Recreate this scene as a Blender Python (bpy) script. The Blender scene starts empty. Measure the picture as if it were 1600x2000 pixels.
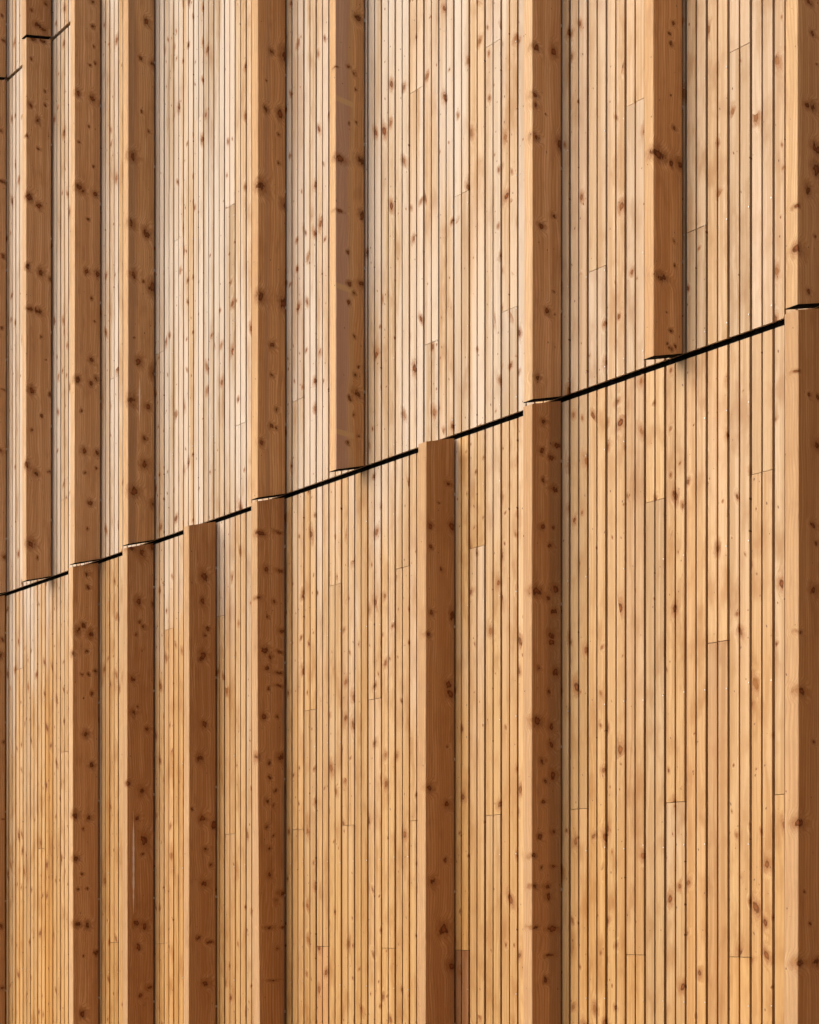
import bpy, math, random
from mathutils import Vector

scene = bpy.context.scene
R = math.radians
random.seed(11)

# ------------------------------------------------------------------ camera
EYE = 1.55                 # eye height over the ground
WALL_DIST = 4.646          # eye to wall plane (wall plane: y = 0, facing -y)
cam_d = bpy.data.cameras.new('camera')
cam_d.sensor_fit = 'HORIZONTAL'
cam_d.sensor_width = 36.0
cam_d.lens = 67.5
cam_d.shift_y = 0.4992     # rising front: verticals stay parallel
cam_d.clip_end = 500
cam = bpy.data.objects.new('camera', cam_d)
scene.collection.objects.link(cam)
cam.location = (0, -WALL_DIST, EYE)
cam.rotation_euler = (R(90), 0, R(48.98))
scene.camera = cam

# ------------------------------------------------------------------ light
SUN_EL, SUN_AZ = 15.0, 14.0        # elevation; degrees left of the wall's normal
world = bpy.data.worlds.new('World')
scene.world = world
world.use_nodes = True
wn = world.node_tree.nodes
wl = world.node_tree.links
bg = wn['Background']
sky = wn.new('ShaderNodeTexSky')
sky.sky_type = 'NISHITA'
sky.sun_disc = False
sky.sun_elevation = R(SUN_EL)
sky.sun_rotation = R(180 + SUN_AZ)
sky.air_density = 0.35
sky.dust_density = 8.0
sky.ozone_density = 0.0
wl.new(sky.outputs['Color'], bg.inputs['Color'])
bg.inputs['Strength'].default_value = 0.125
sun_d = bpy.data.lights.new('sun', 'SUN')
sun_d.energy = 1.5
sun_d.angle = R(72)
sun_d.color = (1.0, 0.98, 0.95)
sun = bpy.data.objects.new('sun', sun_d)
scene.collection.objects.link(sun)
to_sun = Vector((-math.sin(R(SUN_AZ)) * math.cos(R(SUN_EL)), -math.cos(R(SUN_AZ)) * math.cos(R(SUN_EL)), math.sin(R(SUN_EL))))
sun.rotation_euler = to_sun.to_track_quat('Z', 'Y').to_euler()
sun.location = to_sun * 30

scene.view_settings.view_transform = 'Standard'
scene.view_settings.look = 'None'
scene.view_settings.gamma = 1.0
scene.view_settings.exposure = 0.03

# ------------------------------------------------------------------ node helper
class NT:
    def __init__(self, mat):
        self.t = mat.node_tree
    def put(self, sock, v):
        if isinstance(v, bpy.types.NodeSocket):
            self.t.links.new(v, sock)
        elif v is not None:
            sock.default_value = v
    def n(self, kind, **props):
        nd = self.t.nodes.new(kind)
        for k, v in props.items():
            setattr(nd, k, v)
        return nd
    def m(self, op, a, b=None, c=None, clamp=False):
        nd = self.n('ShaderNodeMath', operation=op, use_clamp=clamp)
        for i, v in enumerate((a, b, c)):
            if v is not None:
                self.put(nd.inputs[i], v)
        return nd.outputs[0]
    def v(self, op, a, b=None, c=None):
        nd = self.n('ShaderNodeVectorMath', operation=op)
        for i, x in enumerate((a, b, c)):
            if x is not None:
                self.put(nd.inputs[i], x)
        return nd.outputs['Value'] if op in ('LENGTH', 'DISTANCE', 'DOT_PRODUCT') else nd.outputs['Vector']
    def rng(self, x, a, b, c=0.0, d=1.0, smooth=True):
        nd = self.n('ShaderNodeMapRange', interpolation_type='SMOOTHSTEP' if smooth else 'LINEAR')
        for i, val in enumerate((x, a, b, c, d)):
            self.put(nd.inputs[i], val)
        return nd.outputs[0]
    def noise(self, vec, scale=1.0, detail=3.0, rough=0.5):
        nd = self.n('ShaderNodeTexNoise')
        self.put(nd.inputs['Vector'], vec)
        nd.inputs['Scale'].default_value = scale
        nd.inputs['Detail'].default_value = detail
        nd.inputs['Roughness'].default_value = rough
        return nd.outputs['Fac']
    def mix(self, fac, a, b, blend='MIX'):
        nd = self.n('ShaderNodeMix', data_type='RGBA', blend_type=blend)
        self.put(nd.inputs[0], fac)
        for i, v in ((6, a), (7, b)):
            self.put(nd.inputs[i], v if isinstance(v, bpy.types.NodeSocket) else (*v, 1.0))
        return nd.outputs[2]

def new_mat(name):
    m = bpy.data.materials.new(name)
    m.use_nodes = True
    return m, NT(m), m.node_tree.nodes['Principled BSDF']

def plain(name, col, rough, metal=0.0, spec=0.5):
    m, t, b = new_mat(name)
    b.inputs['Base Color'].default_value = (*col, 1)
    b.inputs['Roughness'].default_value = rough
    b.inputs['Metallic'].default_value = metal
    b.inputs['Specular IOR Level'].default_value = spec
    return m

def scattered_knots(t, p, cell, rmin, rmax, keep, power, stretch):
    """normalised distance to randomly scattered knots in the x-z plane of the board"""
    sep = t.n('ShaderNodeSeparateXYZ'); t.put(sep.inputs[0], p)
    q = t.n('ShaderNodeCombineXYZ')
    t.put(q.inputs[0], t.m('DIVIDE', sep.outputs['X'], cell[0]))
    t.put(q.inputs[1], t.m('DIVIDE', sep.outputs['Z'], cell[1]))
    vo = t.n('ShaderNodeTexVoronoi', voronoi_dimensions='2D', feature='F1')
    t.put(vo.inputs['Vector'], q.outputs[0])
    vo.inputs['Scale'].default_value = 1.0
    d = t.v('SUBTRACT', q.outputs[0], vo.outputs['Position'])
    col = t.n('ShaderNodeSeparateColor'); t.put(col.inputs[0], vo.outputs['Color'])
    rad = t.m('MULTIPLY_ADD', t.m('POWER', col.outputs[0], power), rmax - rmin, rmin)
    # leaning ellipse
    ds = t.n('ShaderNodeSeparateXYZ'); t.put(ds.inputs[0], d)
    dz = t.m('MULTIPLY', ds.outputs['Y'], cell[1])
    dx = t.m('MULTIPLY', ds.outputs['X'], cell[0])
    dx = t.m('MULTIPLY_ADD', dz, t.m('MULTIPLY_ADD', col.outputs[2], 0.8, -0.4), dx)
    dz = t.m('DIVIDE', dz, t.m('MULTIPLY_ADD', col.outputs[2], 0.8, stretch))
    ln = t.m('SQRT', t.m('ADD', t.m('MULTIPLY', dx, dx), t.m('MULTIPLY', dz, dz)))
    off = t.m('MULTIPLY', t.m('GREATER_THAN', col.outputs[1], keep), 50.0)   # keep may differ from board to board
    strength = t.m('MULTIPLY_ADD', t.m('FRACT', t.m('MULTIPLY', col.outputs[1], 23.0)), 0.75, 0.25)
    return t.m('ADD', t.m('DIVIDE', ln, rad), off), strength

def finish_wood(t, bsdf, p, tint, knot, pins, pale, deep, blotch_amt, rough, soft=0.55, halo_amt=0.5, extra=None, bands=0.0, strength=0.95, relief=0.0025):
    """grain, knots and mottling shared by boards and fins; p in metres"""
    # grain bends round the knots
    swirl = t.m('MULTIPLY', t.rng(knot, 4.2, 0.5), 0.020)
    warp = t.noise(t.v('MULTIPLY', p, (6.0, 6.0, 2.2)), 1.0, 2.0)
    shift = t.m('ADD', t.m('MULTIPLY_ADD', warp, 0.03, -0.015), swirl)
    off = t.n('ShaderNodeCombineXYZ'); t.put(off.inputs[0], shift); t.put(off.inputs[1], shift)
    g = t.v('ADD', p, off.outputs[0])
    broad = t.noise(t.v('MULTIPLY', g, (60.0, 60.0, 0.55)), 1.0, 2.5, 0.6)
    fine = t.noise(t.v('MULTIPLY', g, (330.0, 330.0, 3.0)), 1.0, 2.0, 0.6)
    mott = t.noise(t.v('MULTIPLY', p, (14.0, 14.0, 5.5)), 1.0, 3.0, 0.55)
    slow = t.noise(t.v('MULTIPLY', p, (4.0, 4.0, 0.9)), 1.0, 2.0, 0.5)
    col = t.mix(t.rng(broad, 0.38, 0.64), pale, deep)
    col = t.mix(t.m('MULTIPLY', t.rng(fine, 0.42, 0.72), 0.45), col, tuple(c * k for c, k in zip(deep, (0.80, 0.70, 0.60))))
    col = t.mix(t.m('MULTIPLY', t.rng(mott, 0.46, 0.74), blotch_amt), col, tuple(c * k for c, k in zip(deep, (0.78, 0.66, 0.52))))
    col = t.mix(t.m('MULTIPLY', t.rng(slow, 0.45, 0.70), 0.45), col, tuple(c * k for c, k in zip(pale, (1.0, 0.95, 0.92))))
    if bands:
        gs = t.n('ShaderNodeSeparateXYZ'); t.put(gs.inputs[0], g)
        cath = t.noise(t.v('MULTIPLY', p, (5.0, 5.0, 0.8)), 1.0, 2.0)
        ph = t.m('MULTIPLY_ADD', cath, 34.0, t.m('MULTIPLY', t.m('ADD', gs.outputs['Y'], gs.outputs['X']), 430.0))
        line = t.m('MULTIPLY_ADD', t.m('SINE', ph), 0.5, 0.5)
        col = t.mix(t.m('MULTIPLY', t.m('POWER', line, 2.0), 0.60), col, tuple(c * k for c, k in zip(deep, (0.80, 0.66, 0.52))))
        bnd = t.noise(t.v('MULTIPLY', g, (26.0, 26.0, 0.45)), 1.0, 2.0, 0.5)
        col = t.mix(t.m('MULTIPLY', t.rng(bnd, 0.42, 0.68), bands), col, tuple(c * k for c, k in zip(deep, (0.80, 0.68, 0.60))))
        smear = t.noise(t.v('MULTIPLY', p, (22.0, 22.0, 6.0)), 1.0, 3.0, 0.6)
        col = t.mix(t.m('MULTIPLY', t.rng(smear, 0.52, 0.78), bands), col, tuple(c * k for c, k in zip(deep, (0.66, 0.52, 0.42))))
    col = t.mix(1.0, col, tint, 'MULTIPLY')
    if extra:
        col = extra(t, col, p)
    # knots: soft stained halo, reddish heart, dark bark rim
    nz = t.m('MULTIPLY_ADD', t.noise(t.v('MULTIPLY', p, (95.0, 95.0, 70.0)), 1.0, 3.0), 1.1, -0.55)
    k = t.m('ADD', knot, nz)
    if bands:
        k = t.m('ADD', k, t.m('MULTIPLY_ADD', t.noise(t.v('MULTIPLY', p, (45.0, 45.0, 26.0)), 1.0, 3.0), 2.6, -1.3))
    halo = t.m('MULTIPLY', t.rng(t.m('ADD', knot, t.m('MULTIPLY', nz, 2.2)), 2.9, 0.7), halo_amt)
    col = t.mix(halo, col, tuple(c * q for c, q in zip(deep, (0.62, 0.40, 0.24))))
    ring = t.m('MULTIPLY', t.m('SINE', t.m('MULTIPLY', k, 11.0)), t.rng(k, 2.6, 0.9))
    col = t.mix(t.rng(ring, 0.1, 1.0, 0.0, 0.35), col, tuple(c * q for c, q in zip(deep, (0.45, 0.28, 0.16))))
    body = t.rng(k, 1.10, soft)
    heart = t.rng(k, 0.55, 0.15)
    kcol = t.mix(heart, (0.115, 0.038, 0.014), (0.260, 0.090, 0.034))
    col = t.mix(t.m('MULTIPLY', body, strength), col, kcol)
    if pins is not None:
        pk = t.rng(t.m('ADD', pins, nz), 1.15, 0.6)
        col = t.mix(t.m('MULTIPLY', pk, 0.8), col, (0.10, 0.036, 0.014))
    t.put(bsdf.inputs['Base Color'], col)
    t.put(bsdf.inputs['Roughness'], t.m('ADD', t.m('MULTIPLY_ADD', fine, 0.14, rough), t.m('MULTIPLY', body, 0.25)))
    t.put(bsdf.inputs['Specular IOR Level'], t.m('MULTIPLY_ADD', body, -0.25, 0.33))
    hgt = t.m('ADD', t.m('MULTIPLY', fine, 0.5), t.m('MULTIPLY', t.rng(knot, 2.4, 0.4), -0.9))
    hgt = t.m('ADD', hgt, t.m('MULTIPLY', mott, 1.1))
    bp = t.n('ShaderNodeBump')
    bp.inputs['Strength'].default_value = 0.5 if bands else 0.35
    bp.inputs['Distance'].default_value = relief
    t.put(bp.inputs['Height'], hgt)
    t.t.links.new(bp.outputs['Normal'], bsdf.inputs['Normal'])

def seeded_coords(t):
    tc = t.n('ShaderNodeTexCoord')
    oi = t.n('ShaderNodeObjectInfo')
    off = t.n('ShaderNodeCombineXYZ')
    t.put(off.inputs[0], t.m('MULTIPLY', oi.outputs['Random'], 61.0))
    t.put(off.inputs[1], t.m('MULTIPLY', oi.outputs['Random'], 17.0))
    t.put(off.inputs[2], t.m('MULTIPLY', oi.outputs['Random'], 143.0))
    return tc.outputs['Object'], t.v('ADD', tc.outputs['Object'], off.outputs[0]), oi.outputs['Color']

PALE, DEEP = (0.635, 0.465, 0.285), (0.505, 0.322, 0.160)

def painted_wall_light(t, col, p):
    """painted light, patchy by board: warm bounce low on the wall, pale sky sheen above"""
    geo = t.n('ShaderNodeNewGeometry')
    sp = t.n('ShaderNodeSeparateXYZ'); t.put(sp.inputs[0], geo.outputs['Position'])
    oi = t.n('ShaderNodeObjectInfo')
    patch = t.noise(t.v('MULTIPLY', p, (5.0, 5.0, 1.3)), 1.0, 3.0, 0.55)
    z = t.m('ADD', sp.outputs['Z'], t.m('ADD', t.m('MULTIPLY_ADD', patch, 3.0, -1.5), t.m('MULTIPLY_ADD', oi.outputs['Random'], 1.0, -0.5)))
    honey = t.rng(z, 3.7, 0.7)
    col = t.mix(t.m('MULTIPLY', honey, 0.85), col, t.mix(1.0, col, (0.97, 0.845, 0.555), 'MULTIPLY'))  # honey tint paints the warm bounce from below into the wood colour
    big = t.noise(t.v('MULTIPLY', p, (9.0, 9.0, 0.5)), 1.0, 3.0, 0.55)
    sheen = t.m('MULTIPLY', t.rng(big, 0.38, 0.60), t.m('MULTIPLY', t.rng(z, 2.6, 4.2), t.rng(t.m('MULTIPLY_ADD', patch, 1.5, sp.outputs['X']), -3.1, -4.4, 0.15, 1.0)))
    return t.mix(t.m('MULTIPLY', sheen, 0.62), col, (0.66, 0.615, 0.56))  # whitish sky sheen painted into the upper boards' colour

def board_material():
    m, t, b = new_mat('larch_board')
    raw, p, tint = seeded_coords(t)
    oi = t.n('ShaderNodeObjectInfo')
    r2 = t.m('FRACT', t.m('MULTIPLY', oi.outputs['Random'], 37.7))
    keep = t.m('MULTIPLY_ADD', r2, 0.72, 0.20)          # some boards nearly clear, some full of knots
    clus = t.noise(t.v('MULTIPLY', p, (3.0, 3.0, 1.7)), 1.0, 2.0)
    keep = t.m('MULTIPLY', keep, t.rng(clus, 0.34, 0.62, 0.12, 1.25))   # and they come in clusters
    knot, strength = scattered_knots(t, p, (0.058, 0.19), 0.0022, 0.0140, keep, 2.0, 1.15)
    pins, _ = scattered_knots(t, p, (0.05, 0.14), 0.0014, 0.0034, keep, 1.0, 1.4)
    finish_wood(t, b, p, tint, knot, pins, PALE, DEEP, 0.85, 0.45, soft=0.6, halo_amt=0.70, extra=painted_wall_light, strength=strength)
    return m

def fin_material(name, knots, z0, extra=None):
    """knots: (depth out from wall, height, half width mm, half height mm) on the fin's broad side"""
    m, t, b = new_mat(name)
    raw, p, tint = seeded_coords(t)
    wob = t.n('ShaderNodeCombineXYZ')
    t.put(wob.inputs[1], t.m('MULTIPLY_ADD', t.noise(t.v('MULTIPLY', p, (30.0, 30.0, 30.0)), 1.0, 2.0), 0.026, -0.013))
    t.put(wob.inputs[2], t.m('MULTIPLY_ADD', t.noise(t.v('MULTIPLY', p, (34.0, 27.0, 30.0)), 1.0, 2.0), 0.022, -0.011))
    q = t.v('ADD', raw, wob.outputs[0])

    def lit_edge_paint(t, c, p):
        # the narrow outer edge is painted pale cream for the light it catches
        rs = t.n('ShaderNodeSeparateXYZ'); t.put(rs.inputs[0], raw)
        e = t.m('MULTIPLY', t.rng(rs.outputs['Y'], -0.1785, -0.1812), t.m('MULTIPLY_ADD', t.noise(t.v('MULTIPLY', p, (9.0, 9.0, 1.5)), 1.0, 3.0), 0.7, 0.35))
        c = t.mix(e, c, t.mix(0.55, (0.555, 0.445, 0.285), c))
        return extra(t, c, p) if extra else c
    acc = None
    for (d, z, rx, rz) in knots:
        sx, sz = 1000.0 / (rx * 0.66), 1000.0 / (rz * 0.66)
        ln = t.v('LENGTH', t.v('MULTIPLY_ADD', q, (55.0, sx, sz), (0.0, d * sx, -(z - z0) * sz)))
        acc = ln if acc is None else t.m('MINIMUM', acc, ln)
    ps = t.n('ShaderNodeSeparateXYZ'); t.put(ps.inputs[0], p)
    pc = t.n('ShaderNodeCombineXYZ'); t.put(pc.inputs[0], t.m('ADD', ps.outputs['Y'], ps.outputs['X'])); t.put(pc.inputs[2], ps.outputs['Z'])
    pins, _ = scattered_knots(t, pc.outputs[0], (0.05, 0.2), 0.001, 0.003, 0.4, 1.0, 1.3)
    finish_wood(t, b, p, tint, acc, pins, PALE, DEEP, 0.5, 0.52, soft=0.50, halo_amt=0.72, extra=lit_edge_paint, bands=0.50, relief=0.011)
    return m

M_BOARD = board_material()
M_MEMB = plain('black_membrane', (0.003, 0.003, 0.003), 0.9, 0, 0.05)
M_STEEL = plain('galvanised_steel', (0.62, 0.63, 0.64), 0.35, 0.85)

def concrete():
    m, t, b = new_mat('concrete')
    tc = t.n('ShaderNodeTexCoord')
    n1 = t.noise(tc.outputs['Object'], 6.0, 5.0)
    t.put(b.inputs['Base Color'], t.mix(n1, (0.24, 0.23, 0.21), (0.38, 0.36, 0.33)))
    b.inputs['Roughness'].default_value = 0.85
    return m

def bounce_strip_mat():
    m, t, b = new_mat('bounce_strip_terracotta')
    tc = t.n('ShaderNodeTexCoord')
    n1 = t.noise(tc.outputs['Object'], 0.6, 5.0)
    vo = t.n('ShaderNodeTexVoronoi'); vo.inputs['Scale'].default_value = 60.0
    t.put(vo.inputs['Vector'], tc.outputs['Object'])
    c = t.mix(n1, (0.25, 0.14, 0.065), (0.33, 0.19, 0.09))
    c = t.mix(0.35, c, vo.outputs['Color'], 'SOFT_LIGHT')
    t.put(b.inputs['Base Color'], c)
    b.inputs['Roughness'].default_value = 0.9
    return m

def asphalt():
    m, t, b = new_mat('asphalt')
    tc = t.n('ShaderNodeTexCoord')
    n1 = t.noise(tc.outputs['Object'], 9.0, 6.0)
    t.put(b.inputs['Base Color'], t.mix(n1, (0.04, 0.04, 0.04), (0.08, 0.078, 0.075)))
    b.inputs['Roughness'].default_value = 0.9
    return m

def link_mesh(name, verts, faces, mat, parent=None, loc=(0, 0, 0), smooth=False):
    me = bpy.data.meshes.new(name)
    me.from_pydata(verts, [], faces)
    me.update()
    me.materials.append(mat)
    o = bpy.data.objects.new(name, me)
    scene.collection.objects.link(o)
    o.location = loc
    if parent:
        o.parent = parent
    return o

def box_data(x0, x1, y0, y1, z0, z1):
    v = [(x, y, z) for x in (x0, x1) for y in (y0, y1) for z in (z0, z1)]
    f = [(0, 1, 3, 2), (4, 6, 7, 5), (0, 4, 5, 1), (2, 3, 7, 6), (0, 2, 6, 4), (1, 5, 7, 3)]
    return v, f

def empty(name, loc):
    o = bpy.data.objects.new(name, None)
    scene.collection.objects.link(o)
    o.location = loc
    return o

def tag(o, label=None, cat=None, group=None, kind=None):
    for k, v in (('label', label), ('category', cat), ('group', group), ('kind', kind)):
        if v:
            o[k] = v
    return o

# ------------------------------------------------------------------ ground
g = link_mesh('ground', *box_data(-60, 60, -90, 30, -0.3, 0.0), asphalt())
tag(g, None, None, None, 'structure')
g = link_mesh('bounce_strip', *box_data(-40, 40, -5.6, -0.02, 0.0, 0.06), bounce_strip_mat())  # unseen strip, added to bounce warm light onto the lower boards
tag(g, None, None, None, 'structure')

# ------------------------------------------------------------------ dimensions (t runs along the wall to the left, x = -t)
PITCH = 0.10048            # one board = two ribs
T0 = 4.0344                # joint between boards -1 and 0
GAP_A = EYE + 2.157        # shadow gap between lower and upper storey
GAP_B = EYE + 5.547        # shadow gap between upper and top storey
HALF = 0.0128
BEV = math.tan(R(16.5))    # weathered ends slope down outwards
FIN_OUT = 0.182
K0, K1 = -22, 68

def board_mesh(name, length, bevel_bottom, bevel_top):
    w = PITCH - 0.0114
    h, gdepth, gw, c, th = w / 2, 0.022, 0.0037, 0.0005, 0.026
    prof = [(-h, th), (-h, c), (-h + c, 0), (-gw - c * .6, 0), (-gw, c), (-gw, gdepth), (gw, gdepth), (gw, c), (gw + c * .6, 0), (h - c, 0), (h, c), (h, th)]
    n = len(prof)
    v = [(x, y, (y - 0.0) * BEV if bevel_bottom else 0.0) for x, y in prof]
    v += [(x, y, length + (y * BEV if bevel_top else 0.0)) for x, y in prof]
    f = [(i, (i + 1) % n, n + (i + 1) % n, n + i) for i in range(n)]
    # ends: two ribs and the web behind the groove
    for o, flip in ((0, True), (n, False)):
        for q in ((0, 1, 2, 3, 4, 5), (0, 5, 6, 11), (6, 7, 8, 9, 10, 11)):
            q = [o + i for i in q]
            f.append(tuple(q) if flip else tuple(reversed(q)))
    me = bpy.data.meshes.new(name)
    me.from_pydata(v, [], [tuple(reversed(q)) for q in f])
    me.update()
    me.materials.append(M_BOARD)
    return me

def tint_for(base, rnd):
    k = 1.0 + rnd.gauss(0, 0.062)
    warm = rnd.gauss(0, 0.055)           # honey to grey
    pink = abs(rnd.gauss(0, 0.012))
    return (min(1.2, base[0] * k), base[1] * k * (1 - warm * .45 - pink), base[2] * k * (1 - warm * 1.5 - pink * .6), 1.0)

SPECIAL = {('L', 9, 0): (0.54, 0.40, 0.38), ('L', 19, 0): (0.87, 0.80, 0.82), ('L', 15, 1): (0.89, 0.88, 0.87),
           ('L', -5, 0): (0.80, 0.71, 0.61), ('U', 11, 1): (0.93, 0.94, 1.01), ('U', 10, 0): (0.93, 0.95, 1.03), ('U', 26, 1): (0.98, 1.01, 1.05)}

JL = [(-5, 2.595), (-2, 3.186), (-7, 3.186), (13, 3.187), (18, 3.191), (20, 2.600), (15, 2.600), (2, 2.008), (7, 2.009), (8, 3.190), (-3, 2.006), (-1, 1.416),
      (-6, 1.416), (17, 2.012), (14, 1.422), (19, 1.424), (9, 1.420), (-8, 2.006), (12, 2.010), (28, 3.187), (27, 2.012), (21, 2.010), (33, 3.190),
      (45, 2.600), (39, 1.422), (34, 1.420), (-12, 2.6), (-15, 1.42), (51, 3.19), (56, 2.01), (42, 0.83), (24, 0.83), (3, 0.83), (48, 2.01)]
JU = [(-1, 4.777), (-6, 4.777), (-4, 4.175), (1, 4.185), (7, 5.356), (12, 5.360), (9, 4.776), (11, 4.173), (6, 4.173), (21, 4.171), (26, 4.171), (27, 5.355),
      (34, 4.770), (30, 5.945), (32, 5.350), (39, 4.765), (45, 4.171), (-11, 5.36), (-14, 4.17), (50, 5.36), (57, 4.77), (4, 5.945), (16, 6.53), (23, 5.945), (48, 6.53)]

def make_wall(key, label, z_lo, z_hi, joints, bev_lo, bev_hi, base, nails, k0=K0, k1=K1):
    rnd = random.Random(hash_key(key))
    x_left, x_right = -(T0 + k1 * PITCH), -(T0 + k0 * PITCH)
    root = tag(empty('timber_wall', ((x_left + x_right) / 2, 0, z_lo)), label, 'wall')
    cuts = {}
    for k, z in joints:
        cuts.setdefault(k, []).append(z)
    ox, oz = root.location.x, root.location.z
    for k in range(k0, k1):
        xs = -(T0 + (k + 0.5) * PITCH)
        zz = [z_lo] + sorted(cuts.get(k, [])) + [z_hi]
        for i in range(len(zz) - 1):
            a = zz[i] + (0.0012 if i else 0.0)
            b = zz[i + 1] - (0.0012 if i < len(zz) - 2 else 0.0)
            me = board_mesh('board', b - a, bev_lo and i == 0, bev_hi and i == len(zz) - 2)
            o = bpy.data.objects.new('board', me)
            scene.collection.objects.link(o)
            o.parent = root
            o.location = (xs - ox + rnd.uniform(-.0005, .0005), rnd.uniform(-0.0016, 0.0), a - oz)
            o.rotation_euler = (0, 0, rnd.gauss(0, 0.007))
            sp = SPECIAL.get((key, k, i))
            o.color = (*sp, 1.0) if sp else tint_for(base, rnd)
    mb = link_mesh('membrane', *box_data(x_left - ox, x_right - ox, 0.028, 0.12, -0.0, z_hi - z_lo + (2 * HALF if bev_hi else 0)), M_MEMB, root)
    # galvanised nail heads, one per board and batten
    v, f = [], []
    for z in nails:
        for k in range(k0, k1):
            if rnd.random() < 0.25:
                continue
            cx = -(T0 + k * PITCH) - ox - 0.0085 + rnd.uniform(-.0012, .0012)
            cz = z - oz + rnd.uniform(-.008, .008)
            i0 = len(v)
            for ring, (rr, yy) in enumerate(((0.0033, -0.0005), (0.0022, -0.0028))):
                for q in range(6):
                    a = q * math.pi / 3
                    v.append((cx + rr * math.cos(a), yy, cz + rr * math.sin(a)))
            f += [(i0 + q, i0 + (q + 1) % 6, i0 + 6 + (q + 1) % 6, i0 + 6 + q) for q in range(6)]
            f.append(tuple(i0 + 6 + q for q in range(6)))
    tag(link_mesh('nail_heads', v, f, M_STEEL, root), kind='stuff')
    return root

def hash_key(s):
    return sum(ord(c) * 31 for c in s)

low = make_wall('L', 'honey coloured lower storey wall of vertical grooved boards below the long dark shadow gap', 0.15, GAP_A - HALF, JL, False, True,
                (0.92, 0.905, 0.86), (0.65, 1.24, 1.84, 2.42, 2.95, 3.45))
link_mesh('plinth', *box_data(-(K1 - K0) * PITCH / 2, (K1 - K0) * PITCH / 2, -0.012, 0.12, -0.15, -0.002), concrete(), low)
make_wall('U', 'paler upper storey wall of vertical grooved boards between the two dark shadow gaps', GAP_A + HALF, GAP_B - HALF, JU, True, True,
          (0.90, 0.955, 1.07), (3.78, 4.17, 4.73, 5.3, 5.9, 6.5))
make_wall('T', 'strip of top storey grooved boards above the short upper shadow gap', GAP_B + HALF, GAP_B + 1.1, [(46, 7.7)], True, False,
          (0.87, 0.88, 0.93), (7.3, 7.85))

# ------------------------------------------------------------------ fins
FIN_GROUP = {'L': 'timber fins on the lower storey', 'U': 'timber fins on the upper storey', 'T': 'timber fins on the top storey'}
FIN_SPAN = {'L': (0.15, GAP_A - 0.006), 'U': (GAP_A + HALF, GAP_B - 0.006), 'T': (GAP_B + HALF, GAP_B + 1.1)}

def make_fin(code, label, tint, thick=0.053, lean=0.0, extra=None):
    key = code[0]
    zb, zt = FIN_SPAN[key]
    tpos = FIN_T[code]
    rnd = random.Random(hash_key(code) + 5)
    zbase = zb - FIN_OUT * BEV if key != 'L' else zb
    rows = 28
    c = 0.0022
    y0, y1 = -0.013, -FIN_OUT
    prof = [(0, y0), (0, y1 + c), (-c, y1), (-thick + c, y1), (-thick, y1 + c), (-thick, y0)]
    n = len(prof)
    ph, am = rnd.uniform(0, 6), rnd.uniform(.0012, .0025)
    v = []
    for r in range(rows + 1):
        s = r / rows
        for x, y in prof:
            b0 = zb + (y * BEV if key != 'L' else 0.0) - zbase
            b1 = zt + y * BEV - zbase
            dep = -y / FIN_OUT
            warp = (lean * (1 - s) ** 1.3 + am * math.sin(ph + s * 5.0)) * dep
            v.append((x + warp, y, b0 + (b1 - b0) * s))
    f = []
    for r in range(rows):
        for i in range(n):
            a, b = r * n + i, r * n + (i + 1) % n
            f.append((a, b, b + n, a + n))
    f.append(tuple(reversed(range(n))))
    f.append(tuple(rows * n + i for i in range(n)))
    mat = fin_material('fin_wood', KNOTS[code], zbase, extra)
    root = tag(empty('timber_fin', (-tpos, 0, zbase)), label, 'fin', FIN_GROUP[key])
    o = link_mesh('plank', v, [tuple(reversed(q)) for q in f], mat, root)
    o.color = (*tint, 1.0)
    if key != 'L':      # blackened weathering cap on the sloping lower end
        cv = []
        for dz in (-0.0035, -0.0002):
            for x, y in ((0.0012, y0), (0.0012, y1 - .0012), (-thick - .0012, y1 - .0012), (-thick - .0012, y0)):
                cv.append((x + v[1][0] * (-y / FIN_OUT), y, zb + y * BEV - zbase + dz))
        link_mesh('end_cap', cv, [(0, 1, 2, 3), (7, 6, 5, 4), (0, 4, 5, 1), (1, 5, 6, 2), (2, 6, 7, 3), (3, 7, 4, 0)], M_MEMB, root)
    z = zb + 0.35
    while z < zt - 0.1:
        link_mesh('spacer', *box_data(-thick * .7, -0.0025, -0.0132, -0.0004, z - zbase - .006, z - zbase + .006), M_STEEL, root)
        z += 0.59
    return root

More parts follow.
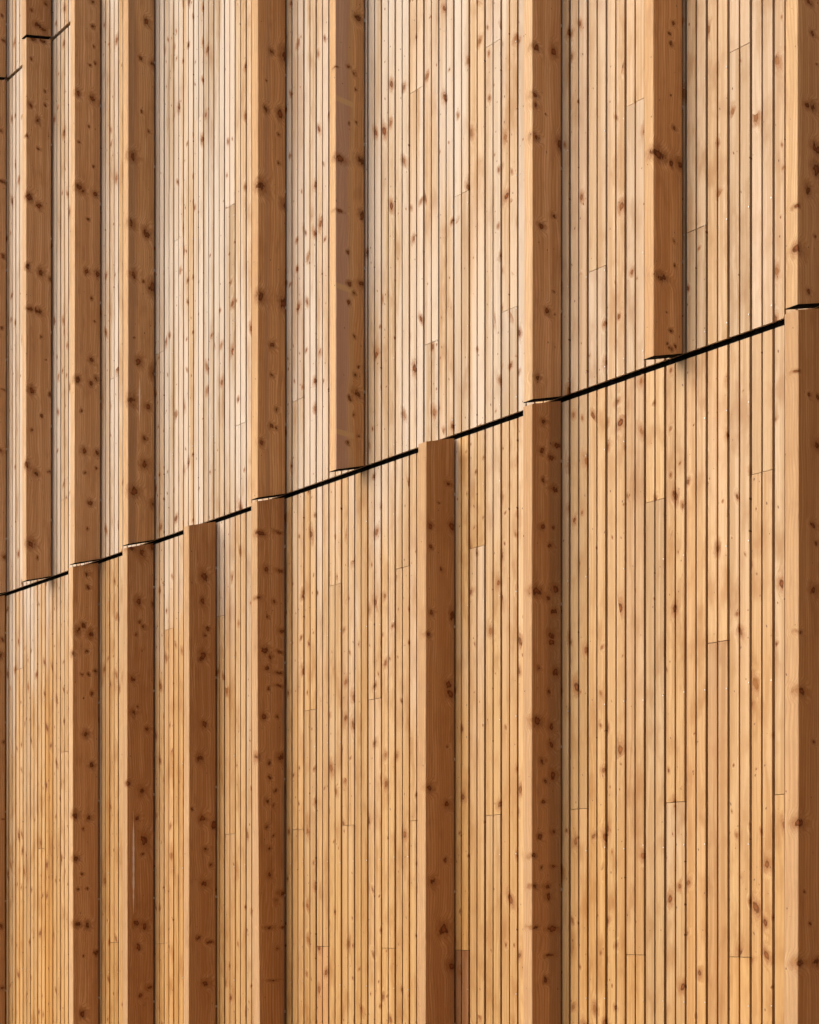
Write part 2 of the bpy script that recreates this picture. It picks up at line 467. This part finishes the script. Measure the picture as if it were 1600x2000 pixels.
# fin positions along the wall and the knots on each broad side: (depth out from wall m, height m, half width mm, half height mm)
FIN_T = {'U0': 9.377, 'U1': 8.76, 'U2': 8.148, 'U3': 7.537, 'U4': 6.287, 'U5': 5.657, 'U6': 4.374, 'U7': 3.74, 'U8': 3.1, 'T1': 8.76, 'T0': 9.377, 'L0': 9.39, 'L1': 8.168, 'L2': 7.546, 'L3': 6.915, 'L4': 6.293, 'L5': 5.023, 'L6': 4.374, 'L7': 3.1}
KNOTS = {
    'U0': [(0.036,6.411,29,11),(0.044,6.745,11,13),(0.026,5.043,25,7),(0.018,3.946,15,17),(0.047,4.641,14,17),(0.033,5.924,15,17),(0.04,5.45,11,13)],
    'U1': [(0.134,7.046,28,15),(0.074,7.056,28,15),(0.102,6.55,21,24),(0.151,6.629,17,20),(0.161,6.052,28,32),(0.095,6.018,21,24),(0.175,5.618,21,24),(0.081,5.606,25,28),(0.151,5.36,31,17),(0.099,5.358,32,23),(0.018,5.582,14,16),(0.144,4.855,24,28),(0.018,4.858,14,16),(0.175,4.384,24,28),(0.116,4.347,21,24),(0.021,4.369,18,11),(0.148,3.898,35,32),(0.106,3.816,10,12),(0.144,6.918,10,12),(0.053,6.749,11,12),(0.053,6.666,11,12),(0.099,6.375,11,12),(0.081,5.203,11,12),(0.144,4.607,10,12),(0.078,4.71,11,12),(0.175,6.429,10,12),(0.046,5.067,7,8)],
    'U2': [(0.059,6.883,14,15),(0.065,7.029,17,19),(0.161,6.45,20,23),(0.065,6.453,21,27),(0.007,6.443,17,19),(0.055,6.768,10,11),(0.079,6.646,10,11),(0.048,6.673,10,11),(0.151,5.892,27,30),(0.123,5.882,17,19),(0.041,5.887,21,23),(0.086,6.278,10,11),(0.154,6.164,10,11),(0.093,5.724,10,11),(0.055,6.05,10,11),(0.103,5.411,20,23),(0.028,5.417,24,27),(0.069,5.262,10,11),(0.072,4.892,21,23),(0.164,4.752,20,23),(0.072,4.749,17,19),(0.041,4.786,17,19),(0.12,4.343,20,23),(0.028,4.346,21,23),(0.079,4.04,21,23),(0.137,4.576,10,11),(0.113,4.213,10,11),(0.041,4.257,10,11),(0.048,5.127,7,8),(0.096,3.882,10,11)],
    'U3': [(0.064,6.641,20,26),(0.101,6.419,17,18),(0.017,6.415,24,25),(0.157,5.849,30,32),(0.157,5.469,26,29),(0.064,5.444,27,35),(0.147,5.189,26,29),(0.024,5.151,34,47),(0.114,4.705,27,29),(0.017,4.664,27,37),(0.157,4.473,30,39),(0.054,4.464,20,22),(0.074,4.277,17,18),(0.077,4.132,27,29),(0.144,3.966,40,35),(0.024,3.916,20,22),(0.097,6.122,10,11),(0.047,6.024,10,11),(0.081,5.164,10,11),(0.14,4.831,7,7)],
    'U4': [(0.099,5.926,19,19),(0.016,5.936,32,39),(0.13,5.621,22,22),(0.045,5.628,26,26),(0.165,5.23,38,37),(0.016,5.179,26,26),(0.168,4.676,34,34),(0.016,4.681,32,42),(0.096,4.448,19,19),(0.102,4.04,16,16),(0.067,4.13,13,13),(0.067,4.037,10,10),(0.096,4.296,13,13),(0.057,5.523,10,10),(0.057,5.373,10,10),(0.13,5.768,6,6),(0.155,3.944,19,19)],
    'U5': [(0.047,5.832,28,22),(0.103,5.583,15,10),(0.072,5.56,12,12),(0.174,5.557,12,6),(0.152,5.132,37,20),(0.028,5.162,35,24),(0.158,4.885,25,8),(0.022,4.906,25,24),(0.097,5.314,9,9),(0.056,5.333,9,9),(0.063,5.488,9,9),(0.103,4.556,15,15),(0.075,4.522,12,12),(0.106,4.47,12,12),(0.028,4.576,25,16),(0.056,4.049,28,20),(0.1,4.02,15,15),(0.066,4.134,12,12),(0.075,3.946,9,9),(0.112,3.802,12,12),(0.047,3.85,9,9),(0.072,4.315,9,9),(0.112,4.705,12,12),(0.044,4.178,9,9)],
    'U6': [(0.16,5.101,21,18),(0.057,5.122,18,28),(0.163,4.904,18,16),(0.16,4.736,21,18),(0.015,4.753,24,30),(0.13,4.383,21,18),(0.057,4.447,12,11),(0.094,4.046,21,18),(0.054,4.136,9,8),(0.151,3.76,18,16),(0.163,4.864,15,13),(0.103,4.848,6,5),(0.051,4.046,6,5)],
    'U7': [(0.154,4.433,50,25),(0.027,4.435,34,21),(0.133,3.973,36,19),(0.064,4.956,12,10),(0.088,4.91,9,7),(0.079,4.876,12,10),(0.061,4.559,15,8),(0.061,4.129,9,7),(0.082,3.787,12,10),(0.103,3.73,9,7),(0.085,3.715,12,10),(0.052,3.731,9,7),(0.076,4.42,15,15),(0.106,3.849,6,5),(0.052,4.038,9,7),(0.085,4.678,6,5)],
    'U8': [(0.117,4.73,21,15),(0.095,4.626,15,11),(0.123,4.366,21,15),(0.092,4.372,24,18),(0.074,4.236,31,22),(0.071,4.165,34,31),(0.117,4.08,24,23),(0.18,4.007,12,9),(0.12,3.725,15,11),(0.083,3.93,9,7),(0.074,4.531,9,7),(0.18,3.858,30,23)],
    'T1': [(0.099,7.143,28,20),(0.064,7.13,28,18),(0.144,7.221,10,12),(0.046,7.298,11,12)],
    'T0': [(0.026,7.341,15,17),(0.04,7.504,11,13)],
    'L0': [(0.041,3.298,22,25),(0.03,3.4,15,17),(0.026,2.22,15,5),(0.037,1.512,18,21),(0.023,2.726,11,13),(0.03,1.108,15,17)],
    'L1': [(0.088,3.615,17,19),(0.085,3.539,14,15),(0.109,3.307,20,23),(0.15,3.272,24,27),(0.065,3.264,27,31),(0.184,3.131,17,19),(0.088,3.157,14,15),(0.078,3.024,10,11),(0.03,3.042,14,15),(0.119,3.014,10,11),(0.095,2.663,24,27),(0.058,2.91,14,15),(0.058,2.479,21,23),(0.112,2.877,7,8),(0.167,2.177,30,25),(0.075,2.166,21,23),(0.16,1.92,27,19),(0.153,1.531,34,24),(0.088,1.525,24,27),(0.112,2.098,10,11),(0.123,1.829,10,11),(0.15,1.738,10,11),(0.085,1.745,10,11),(0.119,0.998,24,27),(0.027,1.359,17,19),(0.112,1.342,10,11)],
    'L2': [(0.158,3.643,30,18),(0.085,3.631,23,30),(0.015,3.677,27,29),(0.112,3.353,23,25),(0.011,3.352,20,22),(0.102,3.238,10,11),(0.125,3.163,10,11),(0.075,3.213,13,14),(0.145,2.913,20,22),(0.145,2.723,23,25),(0.052,2.635,20,22),(0.115,2.76,10,11),(0.085,3.081,7,7),(0.178,2.323,26,18),(0.088,2.285,30,33),(0.118,2.13,20,22),(0.075,2.01,30,47),(0.128,1.538,23,25),(0.072,1.523,27,29),(0.108,1.402,20,22),(0.038,1.169,30,21),(0.095,1.127,20,22),(0.082,1.929,13,14)],
    'L3': [(0.089,3.394,29,31),(0.098,3.255,19,21),(0.092,2.969,29,31),(0.108,2.948,19,20),(0.066,3.115,16,17),(0.085,2.6,23,24),(0.114,2.42,26,27),(0.082,3.08,13,14),(0.098,2.094,26,27),(0.085,1.747,23,24),(0.02,2.064,23,24),(0.049,1.437,29,12),(0.075,1.218,26,27),(0.075,1.93,16,17),(0.121,1.459,16,17),(0.163,2.145,10,10),(0.043,1.849,13,14)],
    'L4': [(0.164,3.49,38,15),(0.126,3.314,19,19),(0.037,3.322,32,10),(0.173,3.166,22,9),(0.047,3.514,32,9),(0.079,3.161,13,13),(0.12,3.078,13,13),(0.135,2.909,25,26),(0.126,2.82,19,19),(0.101,2.874,19,23),(0.04,2.907,32,10),(0.047,2.802,35,10),(0.047,2.738,32,9),(0.117,2.718,13,13),(0.024,3.018,26,15),(0.142,2.574,19,19),(0.059,2.581,13,13),(0.183,2.371,28,21),(0.037,2.376,32,23),(0.11,2.345,16,16),(0.107,2.268,16,16),(0.123,2.149,19,19),(0.082,2.128,13,13),(0.069,2.206,13,13),(0.126,2.023,13,13),(0.11,1.915,16,16),(0.088,1.978,10,10),(0.11,1.784,19,19),(0.069,1.65,16,16),(0.024,1.69,35,14),(0.12,1.516,35,11),(0.015,1.518,26,8),(0.094,1.25,38,8),(0.063,1.412,13,13)],
    'L5': [(0.157,3.283,15,14),(0.026,3.303,28,26),(0.151,3.192,12,11),(0.02,2.906,28,31),(0.151,2.902,15,14),(0.166,2.804,15,14),(0.048,2.596,25,23),(0.039,2.558,31,28),(0.051,3.487,22,14),(0.106,3.395,9,8),(0.054,2.323,9,9),(0.157,2.133,21,20),(0.051,2.065,22,20),(0.142,1.723,21,20),(0.066,1.819,15,14),(0.076,1.513,37,35),(0.029,1.352,31,25),(0.091,3.102,12,11)],
    'L6': [(0.115,3.587,21,18),(0.036,3.508,34,14),(0.124,3.47,18,16),(0.07,3.453,21,18),(0.115,3.35,15,13),(0.054,3.326,27,19),(0.057,3.167,12,11),(0.124,3.158,15,13),(0.073,3.087,18,16),(0.154,2.891,36,22),(0.048,2.916,30,19),(0.091,2.873,21,18),(0.054,2.821,21,18),(0.073,2.724,24,21),(0.07,2.693,21,18),(0.045,2.575,27,24),(0.142,2.58,12,10),(0.082,2.488,15,13),(0.151,2.36,42,23),(0.07,2.346,24,21),(0.07,2.272,24,21),(0.121,2.202,18,16),(0.054,2.149,27,24),(0.103,2.123,15,13),(0.115,2.035,15,13),(0.061,1.916,18,16),(0.136,1.892,18,16),(0.054,1.773,24,8),(0.166,1.689,27,11),(0.097,1.69,27,15),(0.091,1.652,24,21),(0.166,1.523,24,10),(0.061,1.516,42,15),(0.076,1.407,33,9),(0.103,1.307,18,16),(0.127,1.767,12,10),(0.169,1.814,15,13)],
    'L7': [(0.101,2.923,18,13),(0.08,2.864,12,9),(0.092,2.697,27,20),(0.171,2.542,12,9),(0.162,2.34,27,20),(0.092,2.169,12,9),(0.117,3.368,12,9),(0.065,3.374,15,11),(0.18,1.887,42,22),(0.183,1.404,42,20),(0.08,1.406,24,18),(0.113,1.539,9,7),(0.144,1.65,9,7),(0.18,3.436,9,7),(0.074,3.203,25,18)],
}

def band_extra(d0, d1, col, amt):
    """a length of differently stained wood along part of the fin's depth"""
    def fn(t, c, p):
        tc = t.n('ShaderNodeTexCoord')
        sp = t.n('ShaderNodeSeparateXYZ'); t.put(sp.inputs[0], tc.outputs['Object'])
        wob = t.m('MULTIPLY_ADD', t.noise(t.v('MULTIPLY', p, (2.0, 2.0, 3.0)), 1.0, 3.0), 0.04, -0.02)
        d = t.m('ADD', t.m('MULTIPLY', sp.outputs['Y'], -1.0), wob)
        a = t.m('MULTIPLY', t.rng(d, d0 - .012, d0 + .012), t.rng(d, d1 + .012, d1 - .012))
        a = t.m('MULTIPLY', a, t.rng(sp.outputs['X'], -.008, -.004))
        return t.mix(t.m('MULTIPLY', a, amt), c, col)
    return fn

def streak_extra(depth, z0, z1, w, col, amt=0.9):
    """a run of dried resin: long thin spindle"""
    def fn(t, c, p):
        tc = t.n('ShaderNodeTexCoord')
        sp = t.n('ShaderNodeSeparateXYZ'); t.put(sp.inputs[0], tc.outputs['Object'])
        u = t.m('DIVIDE', t.m('SUBTRACT', sp.outputs['Z'], (z0 + z1) / 2), (z1 - z0) / 2)
        prof = t.m('MULTIPLY', t.m('SUBTRACT', 1.0, t.m('MULTIPLY', u, u), clamp=True), w)
        prof = t.m('MULTIPLY', prof, t.m('MULTIPLY_ADD', t.noise(t.v('MULTIPLY', p, (1.0, 1.0, 26.0)), 1.0, 2.0), 1.6, 0.1))
        d = t.m('ABSOLUTE', t.m('ADD', sp.outputs['Y'], depth))
        a = t.m('MULTIPLY', t.m('LESS_THAN', d, prof), amt)
        return t.mix(a, c, col)
    return fn

def chain(*fs):
    def fn(t, c, p):
        for g in fs:
            c = g(t, c, p)
        return c
    return fn

def marks_extra(zs, d0, d1, h, col, amt):
    """clean pale bars left by straps"""
    def fn(t, c, p):
        tc = t.n('ShaderNodeTexCoord')
        sp = t.n('ShaderNodeSeparateXYZ'); t.put(sp.inputs[0], tc.outputs['Object'])
        d = t.m('MULTIPLY', sp.outputs['Y'], -1.0)
        inside = t.m('MULTIPLY', t.rng(d, d0 - .004, d0 + .004), t.rng(d, d1 + .02, d1 - .02))
        for z in zs:
            zz = t.m('ABSOLUTE', t.m('SUBTRACT', sp.outputs['Z'], z))
            a = t.m('MULTIPLY', t.rng(zz, h + .004, h - .004), inside)
            c = t.mix(t.m('MULTIPLY', a, amt), c, col)
        return c
    return fn

def crack_extra(depth, wander, w):
    """a long drying check running with the grain"""
    def fn(t, c, p):
        tc = t.n('ShaderNodeTexCoord')
        sp = t.n('ShaderNodeSeparateXYZ'); t.put(sp.inputs[0], tc.outputs['Object'])
        n = t.noise(t.v('MULTIPLY', p, (0.0, 0.0, 2.2)), 1.0, 4.0, 0.6)
        d = t.m('ADD', sp.outputs['Y'], t.m('MULTIPLY_ADD', n, wander, depth - wander / 2))
        a = t.rng(t.m('ABSOLUTE', d), w, w * .4)
        return t.mix(t.m('MULTIPLY', a, .75), c, (0.06, 0.026, 0.012))
    return fn

UB, LB = FIN_SPAN['U'][0] - FIN_OUT * BEV, 0.15
LILAC, STRAP = (0.46, 0.33, 0.29), (0.66, 0.46, 0.23)
TU, TL = (1.26, 1.20, 1.18), (1.22, 1.11, 1.0)
FINS = [
    ('U0', 'upper fin with thin cracks, beyond the fin that meets the short upper gap', TU, {}),
    ('U1', 'upper storey fin whose top meets the short upper gap, dotted with paired knots', TU, {}),
    ('U2', 'evenly toned upper fin standing over the lower fin with knot trios', TU, {}),
    ('U3', 'upper storey fin with black knot clusters and a short white resin line', (1.19, 1.06, 0.92), dict(extra=chain(band_extra(.13, .19, (.30, .185, .12), .45), streak_extra(.108, 4.36 - UB, 4.62 - UB, .0042, (.82, .80, .76))))),
    ('U4', 'upper storey fin with large dark edge knots, beside the whitest wide board bay', (1.19, 1.05, 0.88), dict(extra=band_extra(.115, .135, (.34, .22, .15), .4))),
    ('U5', 'upper storey fin stained lilac along its front with pale yellow strap marks', (1.26, 1.10, 0.91), dict(thick=.048, extra=chain(band_extra(.105, .20, LILAC, .6), band_extra(.080, .100, (.56, .39, .21), .6), marks_extra((3.845 - UB, 4.53 - UB, 5.41 - UB), .075, .178, .013, STRAP, .75)))),
    ('U6', 'smooth nearly clear upper fin right above the very knotty lower fin', TU, dict(thick=.048)),
    ('U7', 'upper storey fin with a big ringed orange knot wrapping its front edge', (1.26, 1.11, 0.94), dict(thick=.046)),
    ('U8', 'upper storey fin with a round dark knot on its pale front edge', (1.16, 1.05, 0.92), dict(thick=.05)),
    ('T0', 'top storey fin stub at the outer end of the short upper shadow gap', TU, {}),
    ('T1', 'top storey fin stub with a dark burl at its sloping lower end', (1.00, 0.83, 0.68), {}),
    ('L0', 'lower fin at the low end of the long gap, beyond the finely boarded bay', TL, {}),
    ('L1', 'lower storey fin with trios of knots, next to the wide finely boarded bay', TL, {}),
    ('L2', 'dark blotchy lower storey fin with a long white resin streak', (0.93, 0.77, 0.62), dict(extra=streak_extra(.142, 1.58 - LB, 2.17 - LB, .0065, (.82, .80, .76)))),
    ('L3', 'lower fin with faint blurred knots and no fin above, in a narrow bay', (0.98, 0.82, 0.66), {}),
    ('L4', 'twisted lower fin with a long crack, horizontal knots and greyish rear edge', (0.98, 0.81, 0.65), dict(lean=.034, extra=chain(crack_extra(.098, .035, .0016), band_extra(-.02, .022, (.27, .20, .17), .7)))),
    ('L5', 'plain brown lower fin with no fin above, beside the dark purple board', (0.98, 0.81, 0.63), dict(extra=band_extra(.0, .035, (.30, .17, .08), .35))),
    ('L6', 'very knotty lower storey fin with a wavy pale strip and ringed double knots', (1.02, 0.85, 0.69), dict(extra=band_extra(-.02, .085, (.24, .14, .07), .45))),
    ('L7', 'lower storey fin with heart shaped knots wrapping its pale front edge', (1.00, 0.84, 0.68), dict(thick=.057)),
]
for code, label, tint, kw in FINS:
    make_fin(code, label, tint, **kw)
